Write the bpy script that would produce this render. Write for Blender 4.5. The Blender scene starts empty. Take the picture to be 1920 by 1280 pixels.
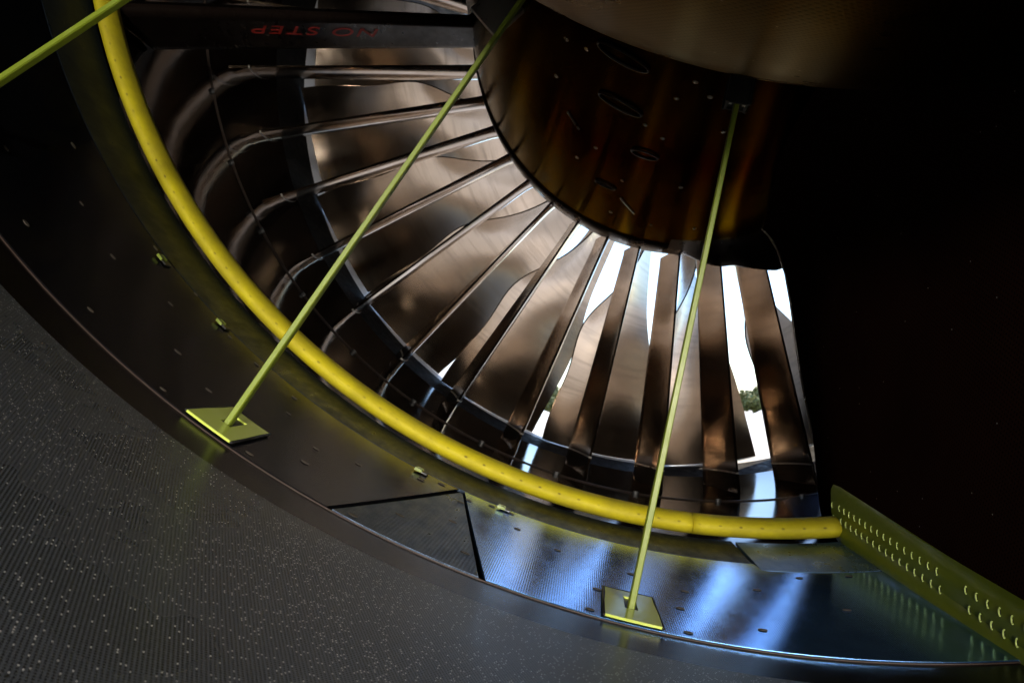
import bpy, bmesh, math, random
from mathutils import Vector, Matrix
random.seed(7)
R = math.radians
sc = bpy.context.scene
col = sc.collection

# ------------------------------------------------------------------ camera
cam_d = bpy.data.cameras.new('camera')
cam_d.sensor_width = 36.0
cam_d.lens = 1625.36 / 1920 * 36
cam_d.clip_start = 0.02
cam_d.clip_end = 3000
cam = bpy.data.objects.new('camera', cam_d)
col.objects.link(cam)
CX = Vector((0.9973036, 0.0733863, -0.0000480))
CY = Vector((-0.0053288, 0.0717648, -0.9974074))      # image down
CZ = Vector((-0.0731926, 0.9947182, 0.0719623))       # forward
CAM = Vector((-0.2700575, -1.2188404, -0.8313337))
M = Matrix(((CX.x, -CY.x, -CZ.x, CAM.x), (CX.y, -CY.y, -CZ.y, CAM.y), (CX.z, -CY.z, -CZ.z, CAM.z), (0, 0, 0, 1)))
cam.matrix_world = M
cam_d.dof.use_dof = True
cam_d.dof.focus_distance = 0.85
cam_d.dof.aperture_fstop = 20.0
sc.camera = cam

# ------------------------------------------------------------------ sky, sun, exposure
SUN_EL, SUN_AZ = R(52), R(8)      # azimuth measured from +Y (ahead of the intake) towards +X
w = bpy.data.worlds.new('World'); sc.world = w; w.use_nodes = True
nt = w.node_tree
sky = nt.nodes.new('ShaderNodeTexSky'); sky.sky_type = 'NISHITA'; sky.sun_disc = False
sky.sun_elevation = SUN_EL; sky.sun_rotation = SUN_AZ
sky.dust_density = 0.3; sky.ozone_density = 5.0; sky.air_density = 1.0
nt.links.new(sky.outputs[0], nt.nodes['Background'].inputs[0])
nt.nodes['Background'].inputs[1].default_value = 0.15
sd = bpy.data.lights.new('sun', 'SUN'); sd.energy = 3.0; sd.angle = R(0.5); sd.color = (1, .87, .70)
so = bpy.data.objects.new('sun', sd); col.objects.link(so)
so.rotation_euler = Vector((-math.sin(SUN_AZ) * math.cos(SUN_EL), -math.cos(SUN_AZ) * math.cos(SUN_EL), -math.sin(SUN_EL))).to_track_quat('-Z', 'Y').to_euler()
sc.view_settings.view_transform = 'Standard'
sc.view_settings.look = 'None'
sc.view_settings.gamma = 1
sc.view_settings.use_curve_mapping = False
sc.view_settings.exposure = 1.2
sc.render.engine = 'CYCLES'
sc.cycles.max_bounces = 6
sc.cycles.glossy_bounces = 6
sc.cycles.diffuse_bounces = 4
sc.cycles.sample_clamp_indirect = 6.0
sc.cycles.caustics_reflective = True


def area(name, loc, target, sx, sy, energy, color, spread=180):
    d = bpy.data.lights.new(name, 'AREA'); d.shape = 'RECTANGLE'; d.size = sx; d.size_y = sy
    d.energy = energy; d.color = color; d.spread = R(spread)
    o = bpy.data.objects.new(name, d); col.objects.link(o); o.location = loc
    o.rotation_euler = (Vector(target) - Vector(loc)).to_track_quat('-Z', 'Y').to_euler()
    return o


# lamps inside the closed duct, standing in for warm daylight from the nozzle behind
area('nozzle_light', (0.52, -2.85, -0.64), (-0.50, 0, -0.75), 0.40, 0.22, 6.5, (1.0, .91, .80), 110)
area('nozzle_fill', (-0.52, -3.4, -0.74), (-0.60, 0, -0.70), 0.3, 0.25, 3.2, (1.0, .94, .84), 44)


# ------------------------------------------------------------------ helpers
def pt(r, th, y):
    return Vector((r * math.cos(R(th)), y, r * math.sin(R(th))))


def lerp(a, b, t):
    return a + (b - a) * t


def interp(tab, x):
    if x <= tab[0][0]: return tab[0][1]
    for (x0, v0), (x1, v1) in zip(tab, tab[1:]):
        if x <= x1: return lerp(v0, v1, (x - x0) / (x1 - x0))
    return tab[-1][1]


CASE = [(-3.6, .98), (-2.9, 1.05), (-2.2, 1.09), (-.489, 1.0386), (0, 1.02), (.522, 1.008), (.75, 1.0), (.9, .99), (1.0, .986), (1.3, .98), (1.6, .95), (1.85, .935), (2.05, .95), (2.12, .99)]


def case_r(y): return interp(CASE, y)


def link(name, me, mat, parent=None):
    o = bpy.data.objects.new(name, me); col.objects.link(o)
    if mat: me.materials.append(mat)
    if parent: o.parent = parent
    return o


def tag(o, label=None, cat=None, group=None, kind=None):
    if label: o['label'] = label
    if cat: o['category'] = cat
    if group: o['group'] = group
    if kind: o['kind'] = kind
    return o


def empty(name, loc=(0, 0, 0)):
    o = bpy.data.objects.new(name, None); col.objects.link(o); o.location = loc; o.empty_display_size = .05
    return o


def mesh_from(name, verts, faces, smooth=True, uvs=None):
    me = bpy.data.meshes.new(name); me.from_pydata([tuple(v) for v in verts], [], faces); me.update()
    if uvs:
        uv = me.uv_layers.new(name='uv')
        for l in me.loops: uv.data[l.index].uv = uvs[l.vertex_index]
    if smooth:
        for p in me.polygons: p.use_smooth = True
    return me


def grid(name, fn, nu, nv, smooth=True, uvfn=None, flip=False):
    vs, fs, uv = [], [], []
    for i in range(nu + 1):
        for j in range(nv + 1):
            vs.append(fn(i / nu, j / nv)); uv.append(uvfn(i / nu, j / nv) if uvfn else (i / nu, j / nv))
    for i in range(nu):
        for j in range(nv):
            a = i * (nv + 1) + j; f = (a, a + nv + 1, a + nv + 2, a + 1)
            fs.append(f[::-1] if flip else f)
    return mesh_from(name, vs, fs, smooth, uv)


def revolve(name, prof, t0, t1, n, smooth=True):
    """prof: list of (y, r); uv in metres"""
    vs, fs, uv = [], [], []
    s = [0]
    for (ya, ra), (yb, rb) in zip(prof, prof[1:]): s.append(s[-1] + math.hypot(yb - ya, rb - ra))
    m = len(prof)
    for i in range(n + 1):
        th = lerp(t0, t1, i / n)
        for k, (y, r) in enumerate(prof):
            vs.append(pt(r, th, y)); uv.append((R(th), s[k]))
    for i in range(n):
        for k in range(m - 1):
            a = i * m + k; fs.append((a, a + 1, a + m + 1, a + m))
    return mesh_from(name, vs, fs, smooth, uv)


def tube(path, rad, n=10, cap=True, sx=1.0):
    """closed-section tube mesh data along list of Vectors"""
    vs, fs = [], []
    N = len(path)
    up = None
    for i, p in enumerate(path):
        d = (path[min(i + 1, N - 1)] - path[max(i - 1, 0)]).normalized()
        if up is None:
            up = d.orthogonal().normalized()
        up = (up - d * up.dot(d)).normalized(); side = d.cross(up)
        for k in range(n):
            a = 2 * math.pi * k / n
            vs.append(p + up * math.cos(a) * rad + side * math.sin(a) * rad * sx)
    for i in range(N - 1):
        for k in range(n):
            a = i * n + k; b = i * n + (k + 1) % n
            fs.append((a, b, b + n, a + n))
    if cap:
        fs.append(tuple(range(n))[::-1]); fs.append(tuple((N - 1) * n + k for k in range(n)))
    return vs, fs


def box_frame(o, ax, ay, az, hx, hy, hz, bevel=0.0):
    """box centred at o with half sizes along unit axes"""
    bm = bmesh.new(); bmesh.ops.create_cube(bm, size=2)
    for v in bm.verts:
        v.co = o + ax * (v.co.x * hx) + ay * (v.co.y * hy) + az * (v.co.z * hz)
    if bevel: bmesh.ops.bevel(bm, geom=bm.edges[:], offset=bevel, segments=2, affect='EDGES')
    bmesh.ops.recalc_face_normals(bm, faces=bm.faces)
    me = bpy.data.meshes.new('box'); bm.to_mesh(me); bm.free()
    return me


def join(parts):
    vs, fs = [], []
    for v, f in parts:
        k = len(vs); vs += list(v); fs += [tuple(i + k for i in q) for q in f]
    return vs, fs


def absorb(o, data, m, smooth=False):
    """add a surface pattern (holes, rims) to a part's own mesh with its own material slot"""
    me = o.data; me.materials.append(m); idx = len(me.materials) - 1
    bm = bmesh.new(); bm.from_mesh(me)
    nv = [bm.verts.new(v) for v in data[0]]
    for f in data[1]:
        q_ = bm.faces.new([nv[i] for i in f]); q_.material_index = idx; q_.smooth = smooth
    bm.to_mesh(me); bm.free()


# ------------------------------------------------------------------ materials
def mat(name, base, rough=.5, metal=0.0, spec=.5):
    m = bpy.data.materials.new(name); m.use_nodes = True
    b = m.node_tree.nodes['Principled BSDF']
    b.inputs['Base Color'].default_value = (*base, 1); b.inputs['Roughness'].default_value = rough
    b.inputs['Metallic'].default_value = metal; b.inputs['Specular IOR Level'].default_value = spec
    return m


class NB:
    def __init__(s, m): s.t = m.node_tree; s.b = s.t.nodes['Principled BSDF']
    def n(s, typ, **kw):
        x = s.t.nodes.new(typ)
        for k, v in kw.items(): setattr(x, k, v)
        return x
    def l(s, a, b): s.t.links.new(a, b)
    def math(s, op, a, b=None, c=None):
        x = s.n('ShaderNodeMath', operation=op)
        for i, v in enumerate((a, b, c)):
            if v is None: continue
            if isinstance(v, (int, float)): x.inputs[i].default_value = v
            else: s.l(v, x.inputs[i])
        return x.outputs[0]
    def noise(s, vec, scale, detail=3, rough=.55):
        x = s.n('ShaderNodeTexNoise'); x.inputs['Scale'].default_value = scale
        x.inputs['Detail'].default_value = detail; x.inputs['Roughness'].default_value = rough
        if vec is not None: s.l(vec, x.inputs['Vector'])
        return x.outputs['Fac']
    def ramp(s, fac, p0, c0, p1, c1):
        x = s.n('ShaderNodeMapRange'); x.inputs[1].default_value = p0; x.inputs[2].default_value = p1
        x.inputs[3].default_value = c0; x.inputs[4].default_value = c1; s.l(fac, x.inputs[0]); return x.outputs[0]
    def mix(s, fac, a, b):
        x = s.n('ShaderNodeMix', data_type='RGBA'); 
        for i, v in ((6, a), (7, b)):
            if isinstance(v, tuple): x.inputs[i].default_value = (*v, 1)
            else: s.l(v, x.inputs[i])
        if isinstance(fac, (int, float)): x.inputs[0].default_value = fac
        else: s.l(fac, x.inputs[0])
        return x.outputs[2]
    def bump(s, h, strength, dist):
        x = s.n('ShaderNodeBump'); x.inputs['Strength'].default_value = strength; x.inputs['Distance'].default_value = dist
        s.l(h, x.inputs['Height']); s.l(x.outputs[0], s.b.inputs['Normal'])


def perforated(name, base, rough, pitch, hole, sparkle, pale=(.55, .55, .52), metal=0.0, spec=.5, rscale=1.0, bumpy=.35):
    """rows of pin holes laid out in the metre UVs of the sheet; some holes carry pale dots, painted glints"""
    m = mat(name, base, rough, metal, spec); q = NB(m)
    uv = q.n('ShaderNodeUVMap').outputs[0]
    sp = q.n('ShaderNodeSeparateXYZ'); q.l(uv, sp.inputs[0])
    a = math.radians(27)
    u = q.math('MULTIPLY', sp.outputs[0], rscale); v = sp.outputs[1]
    ru = q.math('DIVIDE', q.math('ADD', q.math('MULTIPLY', u, math.cos(a)), q.math('MULTIPLY', v, math.sin(a))), pitch)
    rv = q.math('DIVIDE', q.math('SUBTRACT', q.math('MULTIPLY', v, math.cos(a)), q.math('MULTIPLY', u, math.sin(a))), pitch)
    fu = q.math('SUBTRACT', q.math('FRACT', ru), .5); fv = q.math('SUBTRACT', q.math('FRACT', rv), .5)
    d = q.math('SQRT', q.math('ADD', q.math('MULTIPLY', fu, fu), q.math('MULTIPLY', fv, fv)))
    h = q.ramp(d, hole - .08, 1.0, hole + .08, 0.0)
    cid = q.n('ShaderNodeCombineXYZ'); q.l(q.math('FLOOR', ru), cid.inputs[0]); q.l(q.math('FLOOR', rv), cid.inputs[1])
    wn = q.n('ShaderNodeTexWhiteNoise', noise_dimensions='3D'); q.l(cid.outputs[0], wn.inputs['Vector'])
    big = q.noise(uv, 5, 4)
    thr = q.ramp(big, .35, 1.0 - sparkle * .5, .65, 1.0 - sparkle * 1.6)
    isp = q.math('GREATER_THAN', wn.outputs['Value'], thr)
    n2 = q.noise(uv, 350, 2)
    b1 = q.mix(q.ramp(big, .3, 0, .7, 1), tuple(c * .7 for c in base), tuple(min(1, c * 1.35) for c in base))
    b2 = q.mix(q.math('MULTIPLY', q.ramp(n2, .3, 0, .7, 1), .5), b1, tuple(c * 1.35 for c in base))
    core_ = q.math('MULTIPLY', q.ramp(d, hole * .55 - .05, 1.0, hole * .55 + .05, 0.0), isp)  # pale dots in random holes paint glints into the colour
    cc = q.mix(core_, q.mix(h, b2, (.002, .002, .002)), pale)
    q.l(cc, q.b.inputs['Base Color'])
    q.l(q.ramp(big, .3, rough * .8, .7, min(1, rough * 1.25)), q.b.inputs['Roughness'])
    q.bump(q.math('ADD', q.math('MULTIPLY', h, -1.0), q.math('MULTIPLY', n2, .5)), bumpy, .0006)
    return m


def coated(name, base, rough, weave=.0, streak=.3, metal=0.0, spec=.5, dirt=(.02, .015, .01), bumpy=.15, vary=.3):
    """painted composite or metal with smudges; UV in metres or generic"""
    m = mat(name, base, rough, metal, spec); q = NB(m)
    tc = q.n('ShaderNodeTexCoord').outputs['Object']
    mp = q.n('ShaderNodeMapping'); mp.inputs['Scale'].default_value = (1, .35, 1); q.l(tc, mp.inputs[0])
    a = q.noise(mp.outputs[0], 9, 6, .6); b = q.noise(mp.outputs[0], 70, 4, .65)
    q.l(q.mix(q.math('MULTIPLY', q.ramp(a, .45, 0, .75, 1), streak), base, dirt), q.b.inputs['Base Color'])
    q.l(q.math('ADD', q.ramp(b, .3, rough * (1 - vary * .8), .7, rough * (1 + vary)), q.ramp(a, .3, -.12 * vary, .7, .2 * vary)), q.b.inputs['Roughness'])
    hgt = q.noise(tc, 260, 3)
    if weave:
        uv = q.n('ShaderNodeUVMap').outputs[0]
        sp = q.n('ShaderNodeSeparateXYZ'); q.l(uv, sp.inputs[0])
        s1 = q.math('SINE', q.math('MULTIPLY', q.math('ADD', sp.outputs[0], sp.outputs[1]), weave))
        s2 = q.math('SINE', q.math('MULTIPLY', q.math('SUBTRACT', sp.outputs[0], sp.outputs[1]), weave))
        hgt = q.math('ADD', q.math('MULTIPLY', q.math('MULTIPLY', s1, s2), .6), hgt)
    q.bump(hgt, bumpy, .0008)
    return m


M_liner = perforated('perforated_liner', (.070, .079, .094), .30, .0022, .31, .11, pale=(.95, .95, .93))
M_band = coated('smooth_band', (.004, .003, .003), .24, streak=.1, spec=.15, bumpy=.02, vary=.05)
M_panel = coated('panel_composite', (.004, .0045, .006), .13, weave=1500, streak=.25, spec=.07, dirt=(.010, .007, .005), bumpy=.06)
M_rough = coated('worn_panel', (.075, .11, .17), .34, weave=900, streak=.6, metal=.65, spec=.2, dirt=(.02, .025, .035), bumpy=.4)
M_blue = coated('blue_sheen_composite', (.17, .40, .82), .12, weave=1500, streak=.2, metal=.9, spec=.5, dirt=(.05, .08, .14), bumpy=.035)  # blue sky sheen put into the base colour of the same dark composite
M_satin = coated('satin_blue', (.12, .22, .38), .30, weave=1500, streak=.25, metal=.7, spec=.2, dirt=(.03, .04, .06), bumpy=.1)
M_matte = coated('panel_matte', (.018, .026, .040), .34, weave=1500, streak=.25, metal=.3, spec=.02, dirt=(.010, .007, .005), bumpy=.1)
M_base = coated('case_base', (.004, .004, .004), .6, spec=.05)
M_case = coated('case_liner', (.004, .003, .003), .07, weave=1300, streak=.3, spec=.32, dirt=(.008, .006, .004), bumpy=.015)
M_case.node_tree.nodes['Principled BSDF'].inputs['Specular Tint'].default_value = (1, .8, .6, 1)


def brushed(name, base, rough, dark, amount):
    """polished blade metal with fine hair lines running along the chord (lines of equal radius)"""
    m = mat(name, base, rough, 1.0); q = NB(m)
    tc = q.n('ShaderNodeTexCoord').outputs['Object']
    sp = q.n('ShaderNodeSeparateXYZ'); q.l(tc, sp.inputs[0])
    rr = q.math('SQRT', q.math('ADD', q.math('MULTIPLY', sp.outputs[0], sp.outputs[0]), q.math('MULTIPLY', sp.outputs[2], sp.outputs[2])))
    cb = q.n('ShaderNodeCombineXYZ'); q.l(q.math('MULTIPLY', rr, 60), cb.inputs[0]); q.l(q.math('MULTIPLY', sp.outputs[1], 2.5), cb.inputs[1]); q.l(q.math('MULTIPLY', sp.outputs[0], 1.2), cb.inputs[2])
    ln = q.noise(cb.outputs[0], 1.0, 5, .7)
    bg = q.noise(tc, 4, 3)
    q.l(q.mix(q.math('MULTIPLY', q.ramp(ln, .5, 0, .72, 1), amount), q.mix(q.ramp(bg, .35, 0, .65, 1), base, tuple(c * .86 for c in base)), dark), q.b.inputs['Base Color'])
    q.l(q.math('ADD', rough, q.ramp(ln, .3, -.03, .7, .05)), q.b.inputs['Roughness'])
    q.bump(ln, .05, .0008)
    return m


M_vane = brushed('vane_metal', (.26, .185, .125), .11, (.17, .12, .08), .3)
M_blade = brushed('blade_titanium', (.40, .325, .255), .21, (.17, .135, .105), .6)
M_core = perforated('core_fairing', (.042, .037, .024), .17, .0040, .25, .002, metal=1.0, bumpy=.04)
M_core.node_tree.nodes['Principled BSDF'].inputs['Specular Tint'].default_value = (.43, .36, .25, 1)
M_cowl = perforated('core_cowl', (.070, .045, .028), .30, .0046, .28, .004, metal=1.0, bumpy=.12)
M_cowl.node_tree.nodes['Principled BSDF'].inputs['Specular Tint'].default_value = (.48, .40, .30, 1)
M_dark = coated('blocker_black', (.010, .008, .008), .45, streak=.4)
M_strut = coated('strut_dark', (.008, .005, .004), .3, streak=.3, spec=.15, bumpy=.05)
M_yellow = mat('yellow_seal', (.62, .50, .012), .6, spec=.3)
M_plate = coated('lime_plate', (.50, .60, .10), .16, streak=.2, spec=.8, dirt=(.30, .38, .05), bumpy=.03)
M_lime = coated('lime_paint', (.165, .215, .015), .38, streak=.35, dirt=(.16, .22, .03), bumpy=.05)
M_rim = mat('lit_lime_rim', (.62, .74, .22), .35)  # pale colour paints the light caught by the hole rims
M_limed = coated('lime_strip', (.155, .205, .010), .42, streak=.5, dirt=(.08, .10, .01), bumpy=.1)
M_metal = coated('bare_metal', (.55, .52, .48), .3, metal=1.0, bumpy=.05)
M_black = mat('black_fitting', (.006, .006, .006), .45)
M_bolt = coated('bolt_metal', (.20, .17, .14), .45, metal=.7, bumpy=.03)
M_joint = coated('joint_sealer', (.05, .036, .028), .45, streak=.3)
M_red = mat('red_lettering', (.36, .018, .010), .5)
M_inlet = coated('inlet_liner', (.70, .72, .75), .45, streak=.2)
M_sealant = mat('brown_sealant', (.035, .02, .015), .45)
M_hub = coated('fan_hub', (.08, .075, .07), .4)
q = NB(M_yellow)      # moulded seal skin: faint rings of tack marks and smudges
uv = q.n('ShaderNodeUVMap').outputs[0]; sp = q.n('ShaderNodeSeparateXYZ'); q.l(uv, sp.inputs[0])
nz = q.noise(uv, 22, 6, .65); n2 = q.noise(uv, 160, 3)
fu = q.math('SUBTRACT', q.math('FRACT', q.math('MULTIPLY', sp.outputs[0], 1 / .0275)), .5)
fv = q.math('SUBTRACT', sp.outputs[1], .034)
du = q.math('MULTIPLY', fu, .0275)
dd = q.math('SQRT', q.math('ADD', q.math('MULTIPLY', du, du), q.math('MULTIPLY', fv, fv)))
spot = q.math('MULTIPLY', q.ramp(q.math('ADD', dd, q.math('MULTIPLY', n2, .003)), .0028, 1, .0046, 0), q.ramp(q.noise(uv, 13, 1), .35, .15, .65, .9))
c = q.mix(q.ramp(nz, .35, 0, .72, .75), (.58, .49, .012), (.33, .27, .02))
q.l(q.mix(spot, c, (.14, .11, .012)), q.b.inputs['Base Color'])
q.l(q.ramp(nz, .3, .55, .7, .75), q.b.inputs['Roughness'])
q.bump(q.math('SUBTRACT', n2, q.math('MULTIPLY', spot, 1.2)), .12, .001)

# ------------------------------------------------------------------ setting outside the engine
Mg = mat('apron_concrete', (.42, .40, .36), .8); q = NB(Mg)
tc = q.n('ShaderNodeTexCoord').outputs['Object']
q.l(q.mix(q.noise(tc, .35, 8), (.36, .34, .31), (.50, .48, .43)), q.b.inputs['Base Color'])
g = link('ground', grid('ground', lambda u, v: Vector((lerp(-900, 900, u), lerp(-900, 900, v), -2.35)), 8, 8, False), Mg)
tag(g, kind='structure')

M_leaf = mat('leaf', (.075, .11, .025), .6); q = NB(M_leaf)
oi = q.n('ShaderNodeTexCoord').outputs['Object']
q.l(q.mix(q.noise(oi, 1.7, 3), (.12, .14, .035), (.26, .25, .08)), q.b.inputs['Base Color'])
M_bark = mat('bark', (.09, .065, .045), .9)


def tree(x, y, h, wdt, label, seed):
    rnd = random.Random(seed)
    t = empty('bushy_tree', (x, y, -2.35)); tag(t, label, 'tree', 'trees beyond the apron')
    v, f = tube([Vector((0, 0, 0)), Vector((.05, 0, h * .3)), Vector((0, .08, h * .62))], .16, 8)
    link('trunk', mesh_from('trunk', v, f), M_bark, t)
    vs, fs = [], []
    for k in range(1500):
        while True:
            p = Vector((rnd.uniform(-1, 1), rnd.uniform(-1, 1), rnd.uniform(-1, 1)))
            if p.length < 1: break
        lump = 0.8 + .25 * math.sin(p.x * 5 + seed) * math.cos(p.z * 4 + seed * 2)
        p = Vector((p.x * wdt * lump, p.y * wdt * lump, h * .6 + p.z * h * .42 * lump))
        a = Vector((rnd.uniform(-1, 1), rnd.uniform(-1, 1), rnd.uniform(-1, 1))).normalized() * .22
        b = a.orthogonal().normalized() * .13
        i = len(vs); vs += [p - a, p + b, p + a, p - b]; fs.append((i, i + 1, i + 2, i + 3))
    link('crown', mesh_from('crown', vs, fs, False), M_leaf, t)


tree(13.4, 66, 3.0, 2.2, 'green bushy tree far beyond the apron, seen through the rightmost fan gap', 3)
tree(-1.7, 70, 3.2, 2.8, 'yellow green bushy tree far off, seen low between the middle guide vanes', 5)
tree(5.5, 72, 4.0, 3.0, 'small distant bushy tree standing between two larger ones beyond the apron', 8)

# ------------------------------------------------------------------ duct shells
# perforated liner the photographer lies on, from the lip back to the nozzle
liner = tag(empty('duct_liner'), 'dark grey perforated duct liner sheet with pale specks, nearest the camera', 'duct liner')


def metre_uv(me, r):
    uvl = me.uv_layers[0]
    for d in uvl.data: d.uv = (d.uv[0] * r, d.uv[1])
    return me


link('perforated_sheet', metre_uv(revolve('perforated_sheet', [(y, case_r(y)) for y in (-.9, -.8, -.7, -.62, -.55)], 158, 276.5, 160), 1.04), M_liner, liner)
link('aft_sheet', metre_uv(revolve('aft_sheet', [(y, case_r(y)) for y in (-3.6, -2.9, -2.4, -2.1, -1.7, -1.3, -1.1, -.9)], 0, 360, 200), 1.04), M_liner, liner)
link('aft_light_blocker', revolve('aft_light_blocker', [(-3.58, .99), (-3.56, .7), (-3.56, .3), (-3.56, .01)], 0, 360, 60), M_black, liner)  # unseen black disc added to keep aft sky light out of the duct
link('smooth_band', metre_uv(revolve('smooth_band', [(-.55, case_r(-.55)), (-.53, case_r(-.53)), (-.4895, case_r(-.4895))], 158, 276.5, 160), 1.04), M_band, liner)
v, f = tube([pt(case_r(-.489) - .0006, t, -.4885) for t in [160 + .5 * k for k in range(232)]], (.0008), 6)
link('sealant_bead', mesh_from('sealant_bead', v, f), M_sealant, liner)

# fan case: shell from the lip forward past the fan to the intake lip
fcase = tag(empty('fan_case'), 'dark glossy fan case wall behind the yellow seal ring and around the vanes', 'fan case')
link('shell', metre_uv(revolve('shell', [(-.489, case_r(-.489) + .006), (-.25, case_r(-.25) + .004), (-.02, case_r(-.02) + .004)], 150, 282, 120), 1.03), M_base, fcase)
link('vane_shroud', metre_uv(revolve('vane_shroud', [(-.02, case_r(-.02) + .004), (.03, case_r(.03)), (.2, case_r(.2)), (.4, case_r(.4)), (.416, case_r(.416))], 0, 360, 240), 1.0), M_case, fcase)
joint = link('joint_line', metre_uv(revolve('joint_line', [(.416, case_r(.416)), (.4185, case_r(.418) - .002), (.4225, case_r(.426) - .002), (.428, case_r(.428))], 0, 360, 240), 1.0), M_joint, fcase)
link('vane_platform', metre_uv(revolve('vane_platform', [(.428, case_r(.428)), (.522, case_r(.522)), (.62, case_r(.62)), (.75, case_r(.75)), (.80, case_r(.8))], 0, 360, 240), 1.0), M_case, fcase)
link('fan_track', metre_uv(revolve('fan_track', [(.80, case_r(.8)), (.9, case_r(.9)), (.94, .988), (.985, .9865)], 0, 360, 240), 1.0), M_base, fcase)
link('intake_barrel', metre_uv(revolve('intake_barrel', [(.985, .9865), (1.0, .986), (1.3, .98), (1.6, .95), (1.85, .935), (2.02, .945), (2.10, .985), (2.12, 1.03), (2.08, 1.09), (1.9, 1.13)], 0, 360, 240), 1.0), M_inlet, fcase)
link('outer_skin', revolve('outer_skin', [(1.9, 1.13), (1.0, 1.18), (0, 1.18), (-1.0, 1.17), (-2.1, 1.13), (-3.0, 1.06), (-3.6, .985)], 0, 360, 120), M_base, fcase)
vs = []
for k in range(14):                      # drain holes along the joint line
    o = pt(case_r(.422) - .0045, 183.5 + 8.5935 * k, .414)
    vs.append(o)
parts = []
for o in vs:
    n = Vector((o.x, 0, o.z)).normalized(); t = Vector((-n.z, 0, n.x))
    ring = [o - n * .001 + t * math.cos(a) * .0060 + Vector((0, 1, 0)) * math.sin(a) * .0026 for a in [2 * math.pi * i / 12 for i in range(12)]]
    parts.append((ring + [p + n * .006 for p in ring], [tuple(range(12))] + [(i, (i + 1) % 12, 12 + (i + 1) % 12, 12 + i) for i in range(12)]))
absorb(joint, join(parts), M_black)


# ------------------------------------------------------------------ acoustic panels between lip and yellow seal
def panel(name, corner, nu, nv, m, label, lift=.004, bev=.0012, cat='panel', group=None):
    """corner(u, v) -> (theta, y); sheet standing proud of the shell with a real edge"""
    vs, fs, uv = [], [], []
    def P(u, v, dr):
        t, y = corner(u, v); return pt(case_r(y) + .002 - dr, t, y)
    for i in range(nu + 1):
        for j in range(nv + 1):
            vs.append(P(i / nu, j / nv, lift)); t, y = corner(i / nu, j / nv); uv.append((R(t) * 1.03, y))
    for i in range(nu):
        for j in range(nv):
            a = i * (nv + 1) + j; fs.append((a, a + 1, a + nv + 2, a + nv + 1))
    rim = [(i, 0) for i in range(nu)] + [(nu, j) for j in range(nv)] + [(i, nv) for i in range(nu, 0, -1)] + [(0, j) for j in range(nv, 0, -1)]
    k = len(vs)
    for i, j in rim:
        vs.append(P(i / nu, j / nv, 0)); uv.append(uv[i * (nv + 1) + j])
    n = len(rim)
    for q_ in range(n):
        i, j = rim[q_]; i2, j2 = rim[(q_ + 1) % n]
        fs.append((i * (nv + 1) + j, i2 * (nv + 1) + j2, k + (q_ + 1) % n, k + q_))
    me = mesh_from(name, vs, fs, True, uv)
    bm = bmesh.new(); bm.from_mesh(me)
    for e in bm.edges:
        if len(e.link_faces) == 2 and e.calc_face_angle(0) > .6: e.smooth = False
    bmesh.ops.recalc_face_normals(bm, faces=bm.faces)
    bm.to_mesh(me); bm.free()
    return tag(link(name, me, m), label, cat, group)


def quad(a, b, c, d):
    def f(u, v):
        t = lerp(lerp(a[0], b[0], u), lerp(d[0], c[0], u), v); y = lerp(lerp(a[1], b[1], u), lerp(d[1], c[1], u), v)
        return t, y
    return f


P_left = panel('acoustic_panel', quad((160, -.487), (242.3, -.487), (246.05, -.147), (160, -.147)), 120, 10, M_panel,
               'long dark brown panel left of the triangular panel, below the yellow seal', group='acoustic panels between lip and seal')
P_tri = panel('acoustic_panel', quad((242.6, -.487), (250.15, -.487), (246.55, -.165), (246.35, -.165)), 24, 10, M_rough,
              'worn triangular blue-black panel with rubbed weave texture, point towards the yellow seal', group='acoustic panels between lip and seal')


def right_c(u, v):
    tb = lerp(250.5, 277, u); tt = lerp(246.55, 277, u)
    yt = -.147 if tt < 266.7 else (-.183 if tt > 267.0 else lerp(-.147, -.183, (tt - 266.7) / .3))
    return lerp(tb, tt, v), lerp(-.487, yt, v)


P_right = panel('acoustic_panel', right_c, 100, 10, M_blue,
                'glossy panel with painted blue sheen under the right lime bracket, right of the triangular panel', group='acoustic panels between lip and seal')
P_fwd = panel('acoustic_panel', quad((160, -.143), (266.55, -.143), (266.55, -.008), (160, -.008)), 140, 5, M_matte,
              'narrow curved panel strip running directly beneath the yellow seal', group='acoustic panels between lip and seal')
P_plate = panel('access_plate', quad((266.85, -.178), (276, -.178), (276, -.012), (266.85, -.012)), 16, 6, M_satin,
                'small four-sided plate with black seams under the right end of the yellow seal', cat='plate')
P_front = panel('access_plate', quad((273.8, .055), (281.5, .055), (281.2, .45), (275.6, .393)), 12, 8, M_blue,
                'plate in painted blue sheen, black zigzag seam, ahead of the yellow seal, beside the splitter', cat='plate')


def fastener(parent, th, y, kind=0, s=1.0):
    r = case_r(y) + .002 - .0045
    n = -Vector((math.cos(R(th)), 0, math.sin(R(th)))); t = Vector((-n.z, 0, n.x)); a = Vector((0, 1, 0))
    o = pt(r, th, y)
    vs, fs = [], []
    N = 14
    for rr, hh in ((.0048 * s, 0), (.0045 * s, .0004), (.0034 * s, .0006), (.0028 * s, .0003)):
        for k in range(N):
            ang = 2 * math.pi * k / N
            vs.append(o + t * math.cos(ang) * rr + a * math.sin(ang) * rr * .72 + n * hh)
    for i in range(3):
        for k in range(N):
            fs.append((i * N + k, i * N + (k + 1) % N, (i + 1) * N + (k + 1) % N, (i + 1) * N + k))
    fs.append(tuple(3 * N + k for k in range(N)))
    return link('fastener', mesh_from('fastener', vs, fs), M_bolt, parent)


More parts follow.
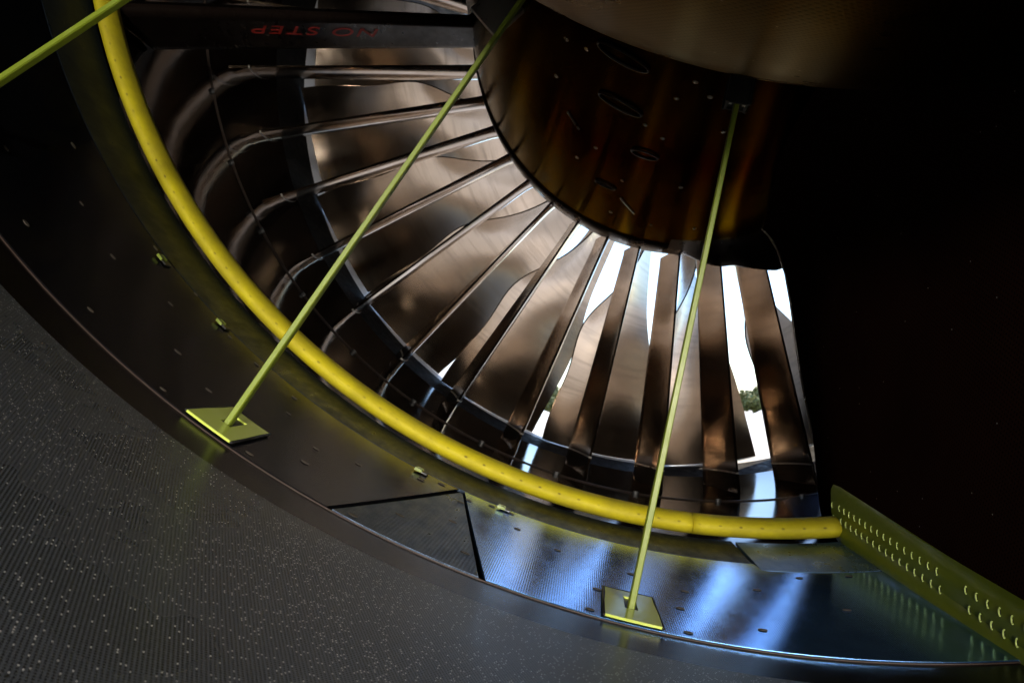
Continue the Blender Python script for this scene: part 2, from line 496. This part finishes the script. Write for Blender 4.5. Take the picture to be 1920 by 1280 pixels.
for th, y in [(206, -.40), (213.2, -.37), (219.5, -.43), (214.0, -.44), (220.5, -.30), (224.2, -.255), (226.9, -.17), (218.2, -.16), (222.5, -.15),
              (232.4, -.39), (232.2, -.475), (235.0, -.27), (237.6, -.475), (239.2, -.40), (238.4, -.33), (240.6, -.29), (243.8, -.20), (245.0, -.168),
              (229.8, -.18), (233.5, -.19), (210, -.21), (215.9, -.28), (229, -.36), (226, -.45)]:
    fastener(P_left, th, y, s=random.uniform(.75, 1.05))
for th, y in [(245.0, -.40), (247.4, -.33), (249.0, -.43), (243.5, -.475), (246.9, -.22)]:
    fastener(P_tri, th, y)
for th, y in [(247.2, -.19), (248.7, -.165), (250.1, -.165), (250.9, -.24), (255.5, -.475), (255.9, -.40), (260.2, -.40), (260.1, -.475), (260.9, -.33),
              (265.4, -.28), (268.8, -.21), (272.0, -.20), (258.0, -.30), (253.6, -.28), (264.0, -.43), (269.5, -.34)]:
    fastener(P_right, th, y, s=.9)

# small lime retainer clips in square pockets
for th, y, lab in [(219.4, -.170, 'small lime clip glinting on the dark panel, leftmost and highest of the four'),
                   (225.6, -.161, 'small lime clip on the dark panel above the left lime bracket'),
                   (243.2, -.163, 'small lime clip between the left bracket and the triangular panel point'),
                   (249.4, -.163, 'small pale lime clip right of the triangular panel point')]:
    r = case_r(y) - .004
    n = -Vector((math.cos(R(th)), 0, math.sin(R(th)))); t = Vector((-n.z, 0, n.x)); a = Vector((0, 1, 0))
    c_ = tag(empty('retainer_clip', pt(r, th, y)), lab, 'clip', 'lime clips along the panel seam')
    o = Vector((0, 0, 0))
    link('pocket', box_frame(o - t * .004 + a * .004, t, a, n, .0065, .0085, .0008), M_black, c_)
    link('body', box_frame(o + t * .001 - a * .002 + n * .0014, t, a, n, .0042, .0058, .0012, .0005), M_lime, c_)
    link('slot', box_frame(o + t * .001 - a * .002 + n * .0028, t, a, n, .0022, .0010, .0002), M_black, c_)

# ------------------------------------------------------------------ yellow seal ring (two butted lengths)
def seal(t0, t1, label):
    n = max(6, int((t1 - t0) * 1.5)); S = 20
    vs, fs, uv = [], [], []
    for i in range(n + 1):
        th = lerp(t0, t1, i / n); e = Vector((math.cos(R(th)), 0, math.sin(R(th))))
        for k in range(S + 1):
            a = 2 * math.pi * k / S
            ca = pt(1.0, th, 0) + e * (-math.cos(a) * .0140) + Vector((0, -1, 0)) * math.sin(a) * .029
            vs.append(ca); uv.append((R(th), a / (2 * math.pi) * .16))
    for i in range(n):
        for k in range(S):
            a = i * (S + 1) + k; fs.append((a, a + S + 1, a + S + 2, a + 1))
    for base, rev in ((0, False), (n * (S + 1), True)):
        q_ = tuple(base + k for k in range(S)); fs.append(q_[::-1] if rev else q_)
    return tag(link('bumper_seal', mesh_from('bumper_seal', vs, fs, True, uv), M_yellow), label, 'seal', 'lengths of yellow seal')


seal(160, 263.42, 'long curved yellow rubber seal sweeping from top left to the butt joint')
seal(263.55, 274.6, 'short end length of yellow rubber seal between butt joint and splitter wall')

# ------------------------------------------------------------------ guide vanes
PHI0, DPH, LEAN = 178.1635, 8.593526, -0.2
CAMBER, CHORD = .046, .16


def vane(i, label):
    phi = PHI0 + i * DPH
    NS, NC = 26, 14
    hub = pt(.486, phi + LEAN + {10: 1.8, 11: 3.3, 12: 5.2}.get(i, 0), .715); tip = pt(1.012, phi, .522)
    rad = (tip - hub); L = rad.length
    ax = Vector((0, 1, 0))

    def section(q_, grow=0.0):
        te = hub + rad * q_
        r_hat = Vector((te.x, 0, te.z)).normalized(); tan = Vector((-r_hat.z, 0, r_hat.x))   # + theta
        d0, d1 = q_ * L, (1 - q_) * L
        fil = 1 + .55 * math.exp(-d1 / .012) + .5 * math.exp(-d0 / .010)
        cam_ = CAMBER * (.62 + .38 * q_)
        up, lo = [], []
        for k in range(NC + 1):
            x = k / NC
            c = te + ax * (CHORD * x) - tan * (cam_ * (x ** 1.9))
            th_ = (.0030 + .0085 * math.sin(math.pi * min(1, x * .92 + .02)) ** .8) * (1.0 if x < 1 else .2)
            th_ *= fil
            sl = -cam_ * 1.9 * max(x, 1e-4) ** .9 / CHORD
            nrm = (tan - ax * sl).normalized()
            off = ax * (-grow if k == 0 else (grow if k == NC else 0))
            up.append(c + off + nrm * (th_ * .55 + grow)); lo.append(c + off - nrm * (th_ * .55 + grow))
        return up + lo[::-1]
    n = 2 * (NC + 1)

    def skin(name, qs, m, grow=0.0, cap=False, parent=None):
        vs, fs = [], []
        for q_ in qs: vs += section(q_, grow)
        for s in range(len(qs) - 1):
            for k in range(n):
                a = s * n + k; b = s * n + (k + 1) % n
                fs.append((a, b, b + n, a + n))
        me = mesh_from(name, vs, fs)
        bm = bmesh.new(); bm.from_mesh(me)
        bmesh.ops.recalc_face_normals(bm, faces=bm.faces)
        for e in bm.edges:
            if len(e.link_faces) == 2 and e.calc_face_angle(0) > .9: e.smooth = False
        bm.to_mesh(me); bm.free()
        return link(name, me, m, parent)
    t = tag(skin('guide_vane', [s / NS for s in range(NS + 1)], M_vane), label, 'guide vane', 'guide vanes')
    skin('shim', [1 - .048 / L, 1 - .0445 / L], M_metal, .0007, parent=t)      # bright line where the vane meets its outer platform
    return t


ORD = ['first', 'second', 'third', 'fourth', 'fifth', 'sixth', 'seventh', 'eighth', 'ninth', 'tenth', 'eleventh', 'twelfth', 'thirteenth', 'fourteenth', 'fifteenth']
for i in range(-1, 13):
    k = 12 - i
    if i == -1: lab = 'metal guide vane at the very top edge, second above the lettered strut'
    elif i == 0: lab = 'bright-edged metal guide vane just above the strut lettered NO STEP'
    elif i == 1: lab = 'bright-edged metal guide vane just below the strut lettered NO STEP'
    elif i == 12: lab = 'dark guide vane nearest the splitter wall at right'
    else: lab = ('dark' if i > 8 else 'bright-edged') + ' metal guide vane, %s counting from the splitter wall' % ORD[k]
    vane(i, lab)

# ------------------------------------------------------------------ fan blades
LT = [(.37, .02), (.455, .042), (.55, .085), (.6, .125), (.655, .198), (.70, .214), (.76, .222), (.80, .218), (.85, .240), (.90, .252), (.99, .264)]
LE = [(.37, 246.2), (.55, 246.3), (.6, 246.6), (.655, 247.6), (.70, 248.2), (.76, 248.2), (.80, 248.0), (.85, 247.6), (.99, 246.8)]
AX = [(.40, .42), (.6, .36), (.8, .24), (.90, .17), (.99, .10)]


def smooth_interp(tab, x):
    ws = [(d * .012, math.exp(-(d / 5.5) ** 2)) for d in range(-11, 12)]
    return sum(interp(tab, x + d) * w_ for d, w_ in ws) / sum(w_ for d, w_ in ws)


rotor = tag(empty('fan_rotor'), 'brushed bronze-grey fan with twisted blades turning behind the guide vanes', 'fan')


def blade(k):
    NS, NC = 30, 12
    off = k * 360 / 21
    vs, fs = [], []
    for s in range(NS + 1):
        r = lerp(.375, .9840, s / NS)
        T = smooth_interp(LT, r); A = smooth_interp(AX, r); te_t = smooth_interp(LE, r) - math.degrees(T / r) + off
        yte = .955
        up, lo = [], []
        for j in range(NC + 1):
            x = j / NC
            bow = .25 * math.hypot(A, T) * math.sin(math.pi * x) * .8
            d = Vector((T, A)).normalized(); nn = Vector((-d.y, d.x))        # (tangential, axial)
            p = Vector((T * x, A * x)) + nn * bow * .5
            th_ = .0012 + .0052 * math.sin(math.pi * min(1, x + .03)) ** .8 if x < 1 else .0008
            for sgn, lst in ((1, up), (-1, lo)):
                q_ = p + nn * th_ * sgn
                ang = te_t + math.degrees(q_.x / r)
                lst.append(pt(r, ang, yte + q_.y))
        vs += up + lo[::-1]
    n = 2 * (NC + 1)
    for s in range(NS):
        for j in range(n):
            a = s * n + j; b = s * n + (j + 1) % n
            fs.append((a, b, b + n, a + n))
    fs.append(tuple(range(NS * n, NS * n + n)))
    me = mesh_from('fan_blade', vs, fs)
    bm = bmesh.new(); bm.from_mesh(me); bmesh.ops.recalc_face_normals(bm, faces=bm.faces)
    for e in bm.edges:
        if len(e.link_faces) == 2 and e.calc_face_angle(0) > .9: e.smooth = False
    bm.to_mesh(me); bm.free()
    return link('fan_blade', me, M_blade, rotor)


for k in range(-5, 4): blade(k)
link('platform', revolve('platform', [(.93, .415), (1.05, .400), (1.25, .36)], 0, 360, 120), M_hub, rotor)
link('nose_cone', revolve('nose_cone', [(1.25, .36), (1.4, .29), (1.6, .17), (1.75, .06), (1.79, .001)], 0, 360, 90), M_hub, rotor)

# ------------------------------------------------------------------ core: fairing under the vane roots, then the bulging cowl
core = tag(empty('core_fairing'), 'dark brown perforated core fairing with oval ports at the vane roots', 'fairing')
PROF = [(-.34, .45), (-.25, .451), (-.1, .455), (.05, .462), (.2, .47), (.4, .481), (.55, .488), (.655, .4925)]
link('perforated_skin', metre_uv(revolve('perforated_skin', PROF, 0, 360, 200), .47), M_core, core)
link('root_ring', metre_uv(revolve('root_ring', [(.655, .4925), (.66, .497), (.705, .4975), (.75, .495), (.86, .475), (.92, .45), (.925, .40)], 0, 360, 200), .49), M_strut, core)


def flare(u, v):
    th = lerp(262, 298, u); k = min(1, max(0, (th - 263) / 13)); k = k * k * (3 - 2 * k)
    y, r = [(.60, .4895), (.66, .4985), (.675, .4985), (.69, .4985), (.78, .470)][round(v * 4)]
    k += .9 * min(1, max(0, (th - 278) / 9))
    return pt(r + .036 * k * (0, .55, 1, 1, .2)[round(v * 4)], th, y)


link('root_fillet', grid('root_fillet', flare, 40, 4), M_strut, core)


def core_r(y): return interp(PROF, y)


def oval(th, y, lt, la, tilt=0.0, rr=.0018):
    r = core_r(y)
    path = []
    for k in range(25):
        a = 2 * math.pi * k / 24
        dt, da = lt * math.cos(a), la * math.sin(a)
        dt, da = dt * math.cos(tilt) - da * math.sin(tilt), dt * math.sin(tilt) + da * math.cos(tilt)
        path.append(pt(r + .0015, th + math.degrees(dt / r), y + da))
    v, f = tube(path, rr, 8, cap=False)
    o = link('port_rim', mesh_from('port_rim', v, f), M_strut, core)


oval(242.5, -.164, .036, .018, .2); oval(243.4, -.016, .034, .017, .2); oval(250.0, .135, .022, .016); oval(243.5, .36, .020, .012)


def rivet_core(th, y, s=.004):
    o = pt(core_r(y), th, y); n = Vector((o.x, 0, o.z)).normalized(); t = Vector((-n.z, 0, n.x)); a = Vector((0, 1, 0))
    bm = bmesh.new(); bmesh.ops.create_uvsphere(bm, u_segments=10, v_segments=6, radius=s)
    for v_ in bm.verts: v_.co = o + t * v_.co.x + a * v_.co.y + n * v_.co.z * .5
    me = bpy.data.meshes.new('rivet'); bm.to_mesh(me); bm.free()
    for p in me.polygons: p.use_smooth = True
    link('rivet', me, M_metal, core)


for th, y in [(232, -.12), (236, -.13), (230, .02), (252.5, -.10), (254.5, -.165), (257.5, -.13), (247, .30), (248.6, .02), (252.3, .05), (240, .2), (236, .3), (262, -.02), (259, .25), (246, .52), (256, .52), (266, .5)]:
    rivet_core(th, y)
# flange sticking up from the fairing beside the lettered strut
vs = [pt(r_, t_, y_) for t_ in (216.5, 218, 219.5, 221, 222.3) for r_, y_ in ((.45, -.10), (.507, -.10), (.507, -.088), (.45, -.088))]
fs = [(i * 4 + a, i * 4 + (a + 1) % 4, i * 4 + 4 + (a + 1) % 4, i * 4 + 4 + a) for i in range(4) for a in range(4)] + [(3, 2, 1, 0), (16, 17, 18, 19)]
link('flange', mesh_from('flange', vs, fs, False), M_metal, core)
for th0, y0, th1, y1 in [(233, .12, 236, .16), (247.5, .40, 251.5, .47)]:
    v, f = tube([pt(core_r(lerp(y0, y1, k / 6)) + .001, lerp(th0, th1, k / 6), lerp(y0, y1, k / 6)) for k in range(7)], .0016, 6)
    link('seam', mesh_from('seam', v, f), M_metal, core)

COWL = [(-4.2, .40), (-3.4, .50), (-2.6, .61), (-1.9, .67), (-1.5, .70), (-1.2, .70), (-.9, .668), (-.75, .642), (-.6, .606), (-.55, .5915), (-.5, .5735), (-.46, .556), (-.42, .536), (-.38, .512), (-.345, .485), (-.335, .47), (-.335, .445)]
cowl = metre_uv(revolve('core_cowl', COWL, 0, 360, 220), .6)
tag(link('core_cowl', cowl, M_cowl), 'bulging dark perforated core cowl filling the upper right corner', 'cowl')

# ------------------------------------------------------------------ lower splitter wall (bifurcation)
XC = .205


def half(y):
    return interp([(-.86, .03), (-.80, .09), (-.7, .118), (0, .117), (.1, .11), (.25, .092), (.4, .062), (.5, .042), (.56, .028), (.60, .012), (.612, .0)], y)


ys = [-.86, -.84, -.80, -.75, -.7, -.6, -.4, -.2, 0, .1, .2, .3, .36, .42, .48, .53, .56, .585, .6, .608, .612]
zs = [-.40, -.43, -.45, -.47, -.5, -.54, -.58, -.64, -.72, -.8, -.88, -.95, -1.0, -1.04, -1.10]
vs, fs, uvs = [], [], []
loop = [(y, -1) for y in ys] + [(y, 1) for y in ys[-2::-1]]
for z in zs:
    fl = .11 * math.exp(-max(0, (-z - .43)) / .045) * 1.0
    for y, sg in loop:
        yy = y + (.0 if y < .3 else .05 * (z + .75) / .35 * (y - .3) / .3)
        x = XC + sg * (half(y) + fl) if y < .612 else XC
        vs.append(Vector((x + ((.035 if z > -.75 else .085) * (-z - .75) * max(0, (y - .1)) / .25 if y > .1 else 0), yy, z))); uvs.append((y * 1.0, z))
n = len(loop)
for i in range(len(zs) - 1):
    for k in range(n - 1):
        a = i * n + k; fs.append((a, a + 1, a + n + 1, a + n))
split = tag(empty('splitter_wall'), 'black splitter wall closing the duct at the right of the picture', 'splitter wall')
M_split = perforated('splitter_skin', (.016, .006, .004), .6, .0045, .22, .003, spec=.0, bumpy=.1)
link('wall_skin', mesh_from('wall_skin', vs, fs, True, uvs), M_split, split)
# unseen wall added above the picture to block light from the open upper duct
tag(link('upper_light_blocker', box_frame(pt(.76, 160, -1.0), pt(1, 160, 0), Vector((0, 1, 0)), pt(1, 250, 0), .34, 2.3, .02, .004), M_dark), 'black wall added across the duct above the lettered strut to block light', 'splitter wall')

# lime seal strip along the foot of the splitter wall
strip = tag(empty('seal_strip'), 'lime green seal strip with two rows of small holes along the splitter wall', 'seal strip')


def strip_r(y): return interp([(-1.2, 1.092), (-.489, 1.0566), (0, 1.02)], y)


ysn = [-.72 + .72 * k / 24 for k in range(25)]
v, f = tube([Vector((.100, y, -(strip_r(y) - .016))) for y in ysn], .0215, 16)
link('bulb', mesh_from('bulb', v, f), M_limed, strip)
vs, fs = [], []
ysn2 = [-.72 + .75 * k / 24 for k in range(25)]
for y in ysn2:
    r0 = strip_r(y)
    for x, z in ((.0855, -(r0 - .020)), (.083, -(r0 - .044)), (.0835, -(r0 - .070)), (.087, -(r0 - .0765 - .024 * y))):
        vs.append(Vector((x, y, z)))
for i in range(24):
    for k in range(3):
        a = i * 4 + k; fs.append((a, a + 1, a + 5, a + 4))
flg = link('flange', mesh_from('flange', vs, fs), M_limed, strip)
parts = []
for row, dz in ((0, .0495), (1, .0335)):
    for k in range(33):
        y = .022 - .021 * k - (.012 if k > 0 else 0) - (.006 if row else 0)
        if k in (17, 18) and row == 0 or k in (17, 18) and row == 1: continue
        r0 = strip_r(y); c0 = Vector((.0828, y, -(r0 - dz)))
        pth = [c0 + Vector((-.0006, .0016 * math.cos(a), .0033 * math.sin(a))) for a in [math.pi * (-.62 + 1.24 * j / 8) for j in range(9)]]
        parts.append(tube(pth, .0008, 6))
absorb(flg, join(parts), M_rim, True)
parts = []
for row, dz in ((0, .0495), (1, .0335)):
    for k in range(33):
        y = .022 - .021 * k - (.012 if k > 0 else 0) - (.006 if row else 0)
        if k in (17, 18): continue
        r0 = strip_r(y); c0 = Vector((.0826, y, -(r0 - dz)))
        ring = [c0 + Vector((0, .0013 * math.cos(a), .0028 * math.sin(a))) for a in [2 * math.pi * j / 10 for j in range(10)]]
        parts.append((ring, [tuple(range(10))]))
absorb(flg, join(parts), M_black)
# thin bright seam down the leading edge of the splitter
path = []
for z in (-.455, -.47, -.49, -.52, -.57, -.63, -.7, -.78, -.86, -.93, -.985):
    yy = .53 + .05 * (z + .75) / .35 * .77
    fl = .11 * math.exp(-max(0, (-z - .43)) / .045)
    path.append(Vector((XC - half(.53) - fl + (.035 if z > -.75 else .085) * (-z - .75) * .43 / .25 - .002, yy, z)))
v, f = tube(path, .0024, 6)
link('seam', mesh_from('seam', v, f), M_metal, split)

# ------------------------------------------------------------------ lettered strut
strut = tag(empty('strut'), 'dark radial strut with red upside-down NO STEP lettering at top left', 'strut')
SA, SB = pt(1.008, 193.5, .005), pt(.465, 197.2, .315)       # aft edge, tip to root
LA, LB = pt(1.008, 193.4, .175), pt(.465, 194.8, .475)       # forward edge
nrm = ((SB - SA).cross(LA - SA)).normalized()
if nrm.z > 0: nrm = -nrm                                     # faces down
TH = .022
NS, NC = 12, 12
vs, fs = [], []
for s in range(NS + 1):
    a = SA.lerp(SB, s / NS); b = LA.lerp(LB, s / NS)
    lo, up = [], []
    for k in range(NC + 1):
        x = k / NC; p = a.lerp(b, x)
        edge = min(1, min(x, 1 - x) / .10); rr = math.sqrt(max(0, 1 - (1 - edge) ** 2))
        lo.append(p + nrm * (-(1 - rr) * TH * .5)); up.append(p - nrm * TH * (.5 + .5 * rr))
    vs += lo + up[::-1]
n = 2 * (NC + 1)
for s in range(NS):
    for k in range(n):
        a = s * n + k; b = s * n + (k + 1) % n
        fs.append((a, b, b + n, a + n))
link('blade', mesh_from('blade', vs, fs), M_strut, strut)
fc = bpy.data.curves.new('lettering', 'FONT'); fc.body = 'NO STEP'; fc.size = .043; fc.space_character = 1.12; fc.extrude = .0002
fc.align_x = 'CENTER'; fc.align_y = 'CENTER'
fo = bpy.data.objects.new('lettering', fc); col.objects.link(fo); 
xax = (SA - SB).normalized(); yax = nrm.cross(xax).normalized()
o = SB.lerp(SA, .505).lerp(LB.lerp(LA, .505), .36) + nrm * .0012
xf = Matrix(((xax.x * 1.2, yax.x, nrm.x, o.x), (xax.y * 1.2, yax.y, nrm.y, o.y), (xax.z * 1.2, yax.z, nrm.z, o.z), (0, 0, 0, 1)))
bpy.context.view_layer.update()
lm = bpy.data.meshes.new_from_object(fo.evaluated_get(bpy.context.evaluated_depsgraph_get()))
bpy.data.objects.remove(fo)
lm.name = 'lettering'; lm.transform(xf); lm.materials.clear()
link('lettering', lm, M_red, strut)

# ------------------------------------------------------------------ drag links and their bracket plates
def drag_link(th, r_in, label_rod, label_plate, fit):
    e = Vector((math.cos(R(th)), 0, math.sin(R(th)))); tn = Vector((-e.z, 0, e.x)); ax = Vector((0, 1, 0))
    t = tag(empty('drag_link', pt(1.03, th, -.445)), label_rod, 'link rod', 'lime link rods across the duct')
    o = Vector((0, 0, 0))
    r0, r1 = 1.046, r_in
    L = r0 - r1
    vs, fs = [], []
    sec = [(-.5, -.35), (-.35, -.5), (.35, -.5), (.5, -.35), (.5, .35), (.35, .5), (-.35, .5), (-.5, .35)]
    NS = 14
    for s in range(NS + 1):
        q_ = s / NS; wd = lerp(.0115, .0085, q_); tk = lerp(.0062, .0046, q_)
        c_ = e * (lerp(r0, r1, q_) - 1.03)
        for a, b in sec: vs.append(c_ + ax * a * wd + tn * b * tk)
    for s in range(NS):
        for k in range(8):
            a = s * 8 + k; b = s * 8 + (k + 1) % 8; fs.append((a, b, b + 8, a + 8))
    fs += [tuple(range(8))[::-1], tuple(NS * 8 + k for k in range(8))]
    link('rod', mesh_from('rod', vs, fs, False), M_lime, t)
    if fit:
        f0 = link('end_fitting', box_frame(e * (r_in - 1.03 + .008), tn, ax, e, .0095, .010, .0125, .002), M_black, t)
        for sg in (-1, 1):
            me = box_frame(e * (r_in - 1.03 + .020) + tn * sg * .0065 - ax * .004, tn, ax, e, .0014, .0014, .0014, .0004)
            link('rivet', me, M_metal, f0)
    # plate on the duct wall with a real slot
    p = tag(empty('bracket_plate', pt(1.036, th, -.445)), label_plate, 'bracket', 'lime bracket plates at the link rod feet')
    w0, w1, y0, y1 = -1.32, 1.32, -.4865, -.395
    xs = [w0, -.33, .33, w1]; yl = [y0, -.453, -.414, y1]
    org = pt(1.036, th, -.445)
    def Q(dt, y, h): return pt(case_r(y) - .0035 - h, th + dt, y) - org
    vs, fs = [], []
    for h in (.0022, 0):
        for dt in xs:
            for y in yl: vs.append(Q(dt * (.93 if y > -.42 else 1.0), y, h))
    for i in range(3):
        for j in range(3):
            if i == 1 and j == 1: continue
            a = i * 4 + j; fs.append((a, a + 1, a + 5, a + 4))
    for lp in ([0, 4, 8, 12, 13, 14, 15, 11, 7, 3, 2, 1], [5, 6, 10, 9]):
        for k in range(len(lp)):
            a, b = lp[k], lp[(k + 1) % len(lp)]; fs.append((a, b, b + 16, a + 16))
    me = mesh_from('plate', vs, fs, False)
    bm = bmesh.new(); bm.from_mesh(me); bmesh.ops.recalc_face_normals(bm, faces=bm.faces)
    bm.to_mesh(me); bm.free()
    link('plate', me, M_plate, p)
    me = mesh_from('slot_floor', [Q(dt, y, .0005) for dt, y in ((-.34, -.454), (.34, -.454), (.34, -.413), (-.34, -.413))], [(0, 1, 2, 3)], False)
    link('slot', me, M_black, p)
    # worn dark gasket edge round the plate
    pth = [Q(w0 - .06, y0, .001), Q((w0 - .06) * .93, y1 + .002, .001), Q((w1 + .06) * .93, y1 + .002, .001), Q(w1 + .06, y0, .001)]
    v, f = tube(pth, .0014, 6)
    link('gasket', mesh_from('gasket', v, f), M_black, p)


drag_link(212.5, .555, 'lime link rod crossing the top left corner over the yellow seal', 'lime bracket plate at the foot of the top left rod, beyond the left edge', False)
drag_link(235.35, .552, 'lime link rod slanting from the left bracket up to the core', 'lime square bracket plate at the left, foot of the slanting rod', False)
drag_link(257.5, .557, 'lime link rod at right rising to a black fitting under the cowl', 'pale lime bracket plate on the blue-sheened panel, foot of the right rod', True)
